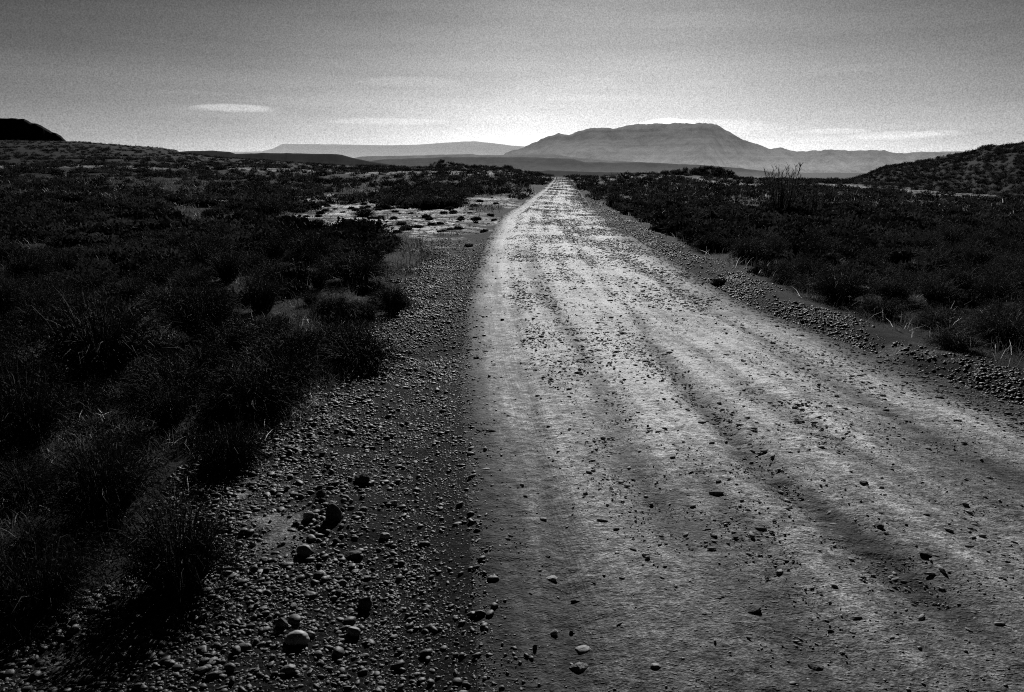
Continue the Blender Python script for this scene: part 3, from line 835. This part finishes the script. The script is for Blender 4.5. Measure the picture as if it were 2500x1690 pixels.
cands = []
trys = 0
while len(cands) < 15000 and trys < 900000:
    m = 4000; trys += m
    yy = samp(m, 2.6, 330, .7); xx = yy * rng.uniform(-.80, .80, m)
    d = road_d(xx, yy)
    ok = (d > np.where((xx > 0) & (yy < 45), 1.15, .3)) & ((xx < xsh(yy) - .25) | (xx > 0) | (yy > 60))
    ok &= ~((xx < 0) & (yy > 12) & (yy < 48) & (xx > smooth_edge(xl, yy) - 1.0 - .05 * yy))
    dens = fbm(xx / 5, yy / 5, 131, 3)
    ok &= rng.random(m) < np.clip((dens - .30) * 4.0, .12, 1) * np.clip(.25 + 1.0 * yy / 12, 0, 1)
    ps = patch(xx, yy, True) * np.where((yy > 8) & (yy < 40), 1, .5)
    ok &= rng.random(m) > 1.6 * np.maximum(ps - .12, patch(xx, yy + .13 * yy, True) * (xx < 0) * (yy > 13) * .8)
    ok &= (yy > 14) | (rng.random(m) < np.where(xx < 0, .34, .5))
    for X_, Y_ in zip(xx[ok], yy[ok]):
        cands.append((float(X_), float(Y_)))
cands = cands[:15000]
# keep them from growing into each other when near
fin = []
cell = {}
for (X_, Y_) in cands:
    rad = random.uniform(.16, .42) * (1 + min(Y_, 60) * .006)
    if Y_ < 45:
        bad = False
        for (qx, qy, qr) in placed[:700]:
            if (qx - X_) ** 2 + (qy - Y_) ** 2 < ((qr + rad) * .7) ** 2: bad = True; break
        if bad: continue
        placed.append((X_, Y_, rad))
    fin.append((X_, Y_, rad))
fin.sort(key=lambda q: -q[2] / q[1])
for (X_, Y_, rad) in fin[:275]:
    left = X_ < float(xl(Y_))
    make_shrub(X_, Y_, rad * 2, random.uniform(.7, 1.15),
               'low dark scrub bush on the plain %s of the dirt road' % ('left' if left else 'right'),
               'scrub bushes on the %s plain' % ('left' if left else 'right'))

def clump_proto(seed, ns=26, per=3):
    global rng
    rng = np.random.default_rng(seed)
    P, W = stems(ns, .5, .45, 3, 1.0, .03, .15, .5)
    v1, f1 = ribbons(P, W)
    v2, f2 = leaves_on(P, per, .07, .55)
    return np.concatenate([v1, v2]), np.concatenate([f1, f2 + len(v1)])
CP = [clump_proto(60 + k) for k in range(6)]
CPn = [clump_proto(80 + k, 130, 7) for k in range(5)]
rng = np.random.default_rng(99)
far_mat = mat_plain('scrub seen from afar', .016, .9, .08, .4, .4, 1.7, transl=.4, attr='alb')

def scatter_quads(name, protos, xs, ys, zs, sx, sz, mat):
    Vs, Fs, As = [], [], []; off = 0
    pick = rng.integers(0, len(protos), len(xs))
    for k, (pv, pf) in enumerate(protos):
        idx = np.where(pick == k)[0]; n = len(idx)
        if not n: continue
        a = rng.uniform(0, 2 * PI, n); c, s = np.cos(a)[:, None], np.sin(a)[:, None]
        x = (pv[None, :, 0] * c - pv[None, :, 1] * s) * sx[idx][:, None] + xs[idx][:, None]
        y = (pv[None, :, 0] * s + pv[None, :, 1] * c) * sx[idx][:, None] + ys[idx][:, None]
        z = pv[None, :, 2] * sz[idx][:, None] + zs[idx][:, None]
        Vs.append(np.stack([x, y, z], -1).reshape(-1, 3))
        Fs.append((pf[None] + (np.arange(n) * len(pv))[:, None, None] + off).reshape(-1, 4)); off += n * len(pv)
        As.append(np.repeat(rng.uniform(.12, 1.7, n), len(pv)))
    return mesh_np(name, np.concatenate(Vs), np.concatenate(Fs), mat, False, {'alb': np.concatenate(As)})

rest = np.array(fin[275:])
nr = rest[:, 1] < 40
for mask, pr, lb in ((nr, CPn, 'low dark scrub of many small bushes across the plain'), (~nr, CP, 'distant dark scrub thinning toward the skyline')):
    q = rest[mask]
    tag(link('scrub', scatter_quads('scrub', pr, q[:, 0], q[:, 1], surf_z(q[:, 0], q[:, 1]) - .03, q[:, 2] * 2, q[:, 2] * 1.9, far_mat)), lb, 'scrub', kind='stuff')
# tufts, clods and crumbs standing on the pale bare soil
def on_patch(n, lim):
    yy = samp(n, 9, 75, .9); xx = yy * rng.uniform(-.7, .7, n)
    k_ = (rng.random(n) < patch(xx, yy, True) * lim) & (road_d(xx, yy) > .15)
    return xx[k_], yy[k_]
tx, ty = on_patch(26000, .09)
ts = rng.uniform(.05, .22, len(tx)) * (1 + ty * .01)
tag(link('scrub', scatter_quads('scrub', CPn, tx, ty, surf_z(tx, ty) - .01, ts * 1.3, ts, far_mat)), 'small dark tufts dotted over the pale bare soil', 'scrub', kind='stuff')
tx, ty = on_patch(160000, .5)
ts = np.clip((.004 + .006 * rng.gamma(1.0, 1.0, len(tx))) * (1 + ty * .05), .004, .05)
tag(link('clods', scatter_mesh('clods', flatp, tx, ty, surf_z(tx, ty), ts, clod_mat, tilt=.15, sink=.2, alb=rng.uniform(.3, 1.1, len(tx)))),
    'stones and clods strewn over the pale bare soil', 'dirt', kind='stuff')
# scrub on far flanks and hills, tiny
def hill_scrub(res, D, n, lb, size, zb, front):
    u, zr, dist = res[1]
    uu = rng.uniform(u[0], u[-1], n); v = rng.random(n) ** 1.3
    zt = np.interp(uu, u, zr); dd = np.interp(uu, u, dist)
    dep = bpy.context.evaluated_depsgraph_get()
    o = res[0]
    xs, ys_, zs = [], [], []
    for i in range(n):
        H = max(zt[i] - zb, 3)
        r_ = dd[i] - v[i] * H * front * .85
        X_, Y_ = r_ * math.sin(uu[i]), r_ * math.cos(uu[i])
        hit, loc, nor, _ = o.ray_cast((X_, Y_, 500), (0, 0, -1))
        if hit: xs.append(X_); ys_.append(Y_); zs.append(loc.z - .05)
    xs, ys_, zs = map(np.array, (xs, ys_, zs))
    sz = rng.uniform(.5, 1.3, len(xs)) * size
    tag(link('scrub', scatter_quads('scrub', CP, xs, ys_, zs, sz, sz, far_mat)), lb, 'scrub', kind='stuff')
bpy.context.view_layer.update()
hill_scrub(hr, 150, 4500, 'bushes covering the dark hill on the right', .8, -2.6, 9.5)
hill_scrub(hk, 126, 700, 'bushes covering the dark knoll right of the road', .9, -2.2, 4)
hill_scrub(hk2, 165, 500, 'bushes on the low hillock left of the road', .9, -2, 4)

# ------------------------------------------------------------------ dry grass and litter between the bushes
def blades(n, y0, y1, lo, hi, w, name, label, side_ok, pw=.8, lean=.9, br=1.0):
    yy = samp(n, y0, y1, pw); xx = yy * rng.uniform(-.78, .80, n)
    c = fbm(xx / .8, yy / .8, 141, 3)
    ok = side_ok(xx, yy) & (rng.random(n) < np.clip((c - .28) * 3.2, .15, 1))
    xx, yy = xx[ok], yy[ok]; n = len(xx)
    L = rng.uniform(lo, hi, n) * (1 + yy * .03)
    a = rng.uniform(0, 2 * PI, n); th = np.abs(rng.normal(.55, lean * .5, n))
    t = np.array([0, .55, 1.0])[None]
    hx = np.sin(th)[:, None] * t * L[:, None] * (.6 + .5 * t); hz = np.cos(th)[:, None] * t * L[:, None] * (1.1 - .25 * t)
    z0 = surf_z(xx, yy)
    P = np.stack([xx[:, None] + np.cos(a)[:, None] * hx, yy[:, None] + np.sin(a)[:, None] * hx, z0[:, None] + hz - .004], -1)
    W = w * (1 + yy * .18)[:, None] * np.array([1, .8, .15])[None] * rng.uniform(.6, 1.3, (n, 1))
    V, Fq = ribbons(P, W)
    al = br * np.repeat(np.where(rng.random(n) < .07, rng.uniform(1.6, 4.5, n), rng.uniform(.1, .55, n)), 6)  # a few pale blades, extra bright so sun glints sit in their colour
    tag(link(name, mesh_np(name, V, Fq, straw_mat, False, {'alb': al})), label, 'grass', kind='stuff')
def off_l(x, y): return (x < xsh(y) - .05) & (rng.random(len(x)) > 1.5 * patch(x, y, True))
def off_r(x, y): return (road_d(x, y) > .85) & (x > 0) & (rng.random(len(x)) > 1.2 * patch(x, y))
blades(110000, 1.7, 9, .03, .13, .0009, 'dry_grass', 'dry fine grass and litter on the near left ground', off_l, br=1.9)
blades(170000, 6, 60, .05, .17, .0011, 'dry_grass', 'dry grass across the left plain', off_l, br=.5)
blades(110000, 5, 60, .05, .18, .0010, 'dry_grass', 'dry grass beyond the right gravel berm', off_r, br=1.7)

# ------------------------------------------------------------------ tall bare bushes by the right hill
def tall_bush(px, py, wpx, hpx, ns, label, seed):
    global rng
    rng = np.random.default_rng(seed)
    gx, gy = ground_at(px, py); gx, gy = float(gx), float(gy)
    d = math.hypot(gx, gy); W_ = wpx / F * d; H_ = hpx / F * d
    root = bpy.data.objects.new('tall_shrub', None); COL.objects.link(root)
    root.location = (gx, gy, float(surf_z(gx, gy)) - .03)
    tag(root, label, 'shrub')
    k = 8; t = np.linspace(0, 1, k)
    P = []; Wd = []
    for i in range(ns):
        a = rng.uniform(0, 2 * PI); o = rng.uniform(0, .5) ; h = H_ * rng.uniform(.55, 1.02)
        x0, y0 = math.cos(a) * o * W_ * .35, math.sin(a) * o * W_ * .35
        x1, y1 = math.cos(a) * o * W_ * .95 + rng.normal(0, .05 * W_), math.sin(a) * o * W_ * .8
        P.append(np.stack([x0 + (x1 - x0) * t + rng.normal(0, .012 * H_, k) * t, y0 + (y1 - y0) * t + rng.normal(0, .012 * H_, k) * t, h * t], -1))
        Wd.append(.012 * H_ / 1.5 * (1 - .75 * t) * rng.uniform(.7, 1.3))
    P = np.array(P); Wd = np.array(Wd)
    # crossed blades so each stem has thickness from every side
    V1, F1 = ribbons(P, Wd); V2, F2 = ribbons(P, Wd)
    link('stems', mesh_np('stems', np.concatenate([V1, V2]), np.concatenate([F1, F2 + len(V1)]), tall_mat, False), root)
    # twigs
    Q = []; Wq = []
    for i in range(ns):
        for j in range(26):
            f = rng.uniform(.3, 1.0) * (k - 1); a0 = int(min(f, k - 2)); fr = f - a0
            c = P[i, a0] * (1 - fr) + P[i, a0 + 1] * fr
            L = H_ * rng.uniform(.04, .12); a = rng.uniform(0, 2 * PI)
            dv = np.array([math.cos(a) * .5, math.sin(a) * .5, .85]) * L
            Q.append(np.stack([c, c + dv * .5 + rng.normal(0, .004 * H_, 3), c + dv])); Wq.append([.010, .008, .003])
    Q = np.array(Q); Wq = np.array(Wq)
    V, F_ = ribbons(Q, Wq)
    lv, lf = leaves_on(Q, 4, .014, .45)
    link('twigs', mesh_np('twigs', np.concatenate([V, lv]), np.concatenate([F_, lf + len(V)]), leaf_mat, False), root)
    return root
tall_bush(1905, 530, 125, 118, 40, 'tallest bare twiggy bush whose tips reach above the plain on the right', 71)
tall_bush(1985, 535, 90, 80, 22, 'smaller thin twiggy bush right of the tallest one', 72)
rng = np.random.default_rng(123)
# bare stalks
gx, gy = ground_at(167, 505); gx, gy = float(gx), float(gy)
P = np.array([[[0, 0, -.05], [.02, 0, .4], [.01, .01, .8], [.05, 0, 1.15]]]) * 1.0
V, Fq = ribbons(P, np.array([[.012, .01, .008, .004]])); V2, Fq2 = ribbons(P, np.array([[.012, .01, .008, .004]]))
tag(link('dry_stalk', mesh_np('dry_stalk', np.concatenate([V, V2]), np.concatenate([Fq, Fq2 + len(V)]), mat_plain('pale stalk', .25), False), loc=(gx, gy, float(surf_z(gx, gy)))),
    'single tall pale dry stalk standing in the scrub at the far left', 'stalk')
# post on the left skyline
az_, el_ = azel(332, 362); D_ = 372
px_, py_ = D_ * math.sin(az_), D_ * math.cos(az_)
pr = bpy.data.objects.new('post', None); COL.objects.link(pr); pr.location = (px_, py_, float(height(np.array(px_), np.array(py_))) - .3)
tag(pr, 'tiny lone post on the skyline of the left slope', 'post')
def tube(name, r0, r1, h, mat, parent, loc=(0, 0, 0), nseg=10):
    a = np.linspace(0, 2 * PI, nseg, endpoint=False); zs = np.linspace(0, h, 5)
    V = np.array([(math.cos(q) * (r0 + (r1 - r0) * z / h), math.sin(q) * (r0 + (r1 - r0) * z / h), z) for z in zs for q in a] + [(0, 0, h + r1 * .4)])
    Fq = [(i * nseg + j, i * nseg + (j + 1) % nseg, (i + 1) * nseg + (j + 1) % nseg, (i + 1) * nseg + j) for i in range(4) for j in range(nseg)]
    tp = len(V) - 1
    me = bpy.data.meshes.new(name); me.from_pydata(V.tolist(), [], Fq + [(4 * nseg + j, 4 * nseg + (j + 1) % nseg, tp) for j in range(nseg)]); me.materials.append(mat)
    return link(name, me, parent, loc)
tube('shaft', .16, .12, 2.3, tall_mat, pr); tube('cap', .2, .16, .25, tall_mat, pr, (0, 0, 2.3))

# ------------------------------------------------------------------ sky and sun
SUN_EL = math.radians(24); SUN_AZ = math.radians(5.5)      # bearing right of straight ahead (+Y)
w = bpy.data.worlds.new('World'); S.world = w; w.use_nodes = True
nt = w.node_tree; nt.nodes.clear(); N = NT(nt)
out = N.n('ShaderNodeOutputWorld'); bg = N.n('ShaderNodeBackground'); N.l(bg.outputs[0], out.inputs[0])
sky = N.n('ShaderNodeTexSky'); sky.sky_type = 'NISHITA'; sky.sun_disc = False
sky.sun_elevation = SUN_EL; sky.sun_rotation = SUN_AZ; sky.air_density = 1.0; sky.dust_density = 1.5; sky.altitude = 300
bw = N.n('ShaderNodeRGBToBW'); N.l(sky.outputs[0], bw.inputs[0])
tc = N.n('ShaderNodeTexCoord').outputs['Generated']
sep = N.n('ShaderNodeSeparateXYZ'); N.l(tc, sep.inputs[0])
az = N.math('ARCTAN2', sep.outputs[0], sep.outputs[1]); el = N.math('ARCSINE', sep.outputs[2])
# black and white film behind a deep filter: blue sky away from the sun and the horizon haze goes dark; unseen sky behind and overhead dimmed to cut fill
def ramp(v, pts):
    r = N.n('ShaderNodeValToRGB'); N.l(v, r.inputs[0]); r.color_ramp.interpolation = 'LINEAR'
    e = r.color_ramp.elements
    while len(e) < len(pts): e.new(.5)
    for q, (p, c) in zip(e, pts): q.position = p; q.color = (c, c, c, 1)
    b = N.n('ShaderNodeRGBToBW'); N.l(r.outputs[0], b.inputs[0]); return b.outputs[0]
E = math.degrees
elf = N.maprange(el, math.radians(-3), math.radians(42), 0, 1, False)
def ep(deg): return (deg + 3) / 45
gel = ramp(elf, [(0, .84), (ep(0), .84), (ep(1.5), .70), (ep(3), .52), (ep(5), .40), (ep(8), .27), (ep(12), .17), (ep(18), .09), (ep(30), .04), (1, .02)])
azf = N.maprange(N.math('ABSOLUTE', N.math('SUBTRACT', az, math.radians(6.0))), 0, PI, 0, 1, False)
gaz = ramp(azf, [(0, 1.0), (6 / 180, .97), (15 / 180, .76), (25 / 180, .57), (35 / 180, .45), (60 / 180, .25), (100 / 180, .12), (1, .10)])
gaz = N.math('POWER', gaz, N.maprange(el, 0, math.radians(13), 1.0, 1.6, False))
v = N.math('MULTIPLY', gel, gaz)
# Nishita brightness keeps the broad shape around the sun
nb = N.math('POWER', N.math('MAXIMUM', bw.outputs[0], .001), .18)
v = N.math('MULTIPLY', v, nb)
# veils of thin cloud
cv = N.n('ShaderNodeCombineXYZ'); N.l(az, cv.inputs[0]); N.l(el, cv.inputs[1])
cs = N.noise(N.mapping(cv.outputs[0], (2.2, 34, 1)), 1, 5, .6, '2D')
v = N.math('MULTIPLY', v, N.maprange(cs, .3, .75, .94, 1.08))
cs2 = N.noise(N.mapping(cv.outputs[0], (6, 90, 1), (3, 1, 0)), 1, 4, .6, '2D')
wob = N.noise(N.mapping(cv.outputs[0], (30, 160, 1)), 1, 4, .6, '2D')
def cloud(px, py, wpx, hpx, amp, hard=.6):
    global v
    a0, e0 = azel(px, py); a0, e0 = float(a0), float(e0); wa = wpx / F; he = hpx / F
    dx = N.math('POWER', N.math('ABSOLUTE', N.math('DIVIDE', N.math('SUBTRACT', az, a0), wa)), 2.0)
    de = N.math('ADD', N.math('SUBTRACT', el, e0), N.math('MULTIPLY', dx, he * .7))
    # lens: sharp top edge, soft underside
    up = N.math('MULTIPLY', N.math('MAXIMUM', de, 0.0), 1 / he)
    dn = N.math('MULTIPLY', N.math('MINIMUM', de, 0.0), 1 / (he * 1.9))
    dy = N.math('POWER', N.math('ABSOLUTE', N.math('ADD', up, dn)), 2.0)
    d = N.math('ADD', N.math('ADD', dx, dy), N.math('MULTIPLY', N.math('SUBTRACT', wob, .5), 1.2))
    m = N.maprange(d, 1 - hard, 1 + hard * .6, amp, 0)
    v = N.math('ADD', v, m)
cloud(572, 260, 90, 6, .20, .8)
cloud(540, 266, 150, 10, .04, .9)
cloud(1630, 296, 60, 7, .5, .6)
cloud(1700, 302, 180, 12, .14, .9)
cloud(2030, 318, 80, 4, .15, .9); cloud(2190, 326, 85, 6, .15, .9); cloud(2290, 322, 55, 4, .12, .9); cloud(2120, 334, 140, 5, .05, .9)
cloud(960, 293, 140, 5, .14, .9); cloud(1000, 195, 120, 8, .08, .9); cloud(1390, 200, 160, 10, .03, .9); cloud(1720, 200, 90, 6, .03, .9)
cloud(480, 225, 90, 3, .03, .9); cloud(1270, 300, 170, 22, .07, .9); cloud(1350, 236, 150, 6, .03, .9); cloud(780, 246, 200, 6, .02, .9); cloud(1280, 342, 60, 12, .15, .9)
# fine film-grain speckle put into the sky brightness
g1 = N.noise(tc, 520, 2, .9); g2 = N.noise(tc, 760, 0, .5)
g = N.math('ADD', N.math('MULTIPLY', g1, .5), N.math('MULTIPLY', g2, .5))
v = N.math('MULTIPLY', v, N.maprange(g, .3, .7, .75, 1.25, False))
v = N.math('MULTIPLY', v, 10.0)
N.l(v, bg.inputs[0]); bg.inputs[1].default_value = .1

sl = bpy.data.lights.new('sun', 'SUN'); sl.energy = 5.0; sl.angle = math.radians(.5); sl.color = (1, 1, 1)
so_ = bpy.data.objects.new('sun', sl); COL.objects.link(so_)
dv = Vector((math.sin(SUN_AZ) * math.cos(SUN_EL), math.cos(SUN_AZ) * math.cos(SUN_EL), math.sin(SUN_EL)))
so_.rotation_euler = dv.to_track_quat('Z', 'Y').to_euler()

cam = bpy.data.cameras.new('camera'); co = bpy.data.objects.new('camera', cam); COL.objects.link(co)
cam.sensor_width = 36; cam.lens = F / 2500 * 36; cam.clip_end = 200000; cam.clip_start = .05
co.location = (0, 0, CAMZ); co.rotation_euler = (PI / 2 - PITCH, 0, 0)
S.camera = co
S.render.engine = 'CYCLES'
S.cycles.use_denoising = False
S.cycles.filter_width = 1.1
S.cycles.max_bounces = 4; S.cycles.diffuse_bounces = 2; S.cycles.transparent_max_bounces = 4
S.view_settings.view_transform = 'Standard'; S.view_settings.look = 'None'; S.view_settings.exposure = 0; S.view_settings.gamma = 1
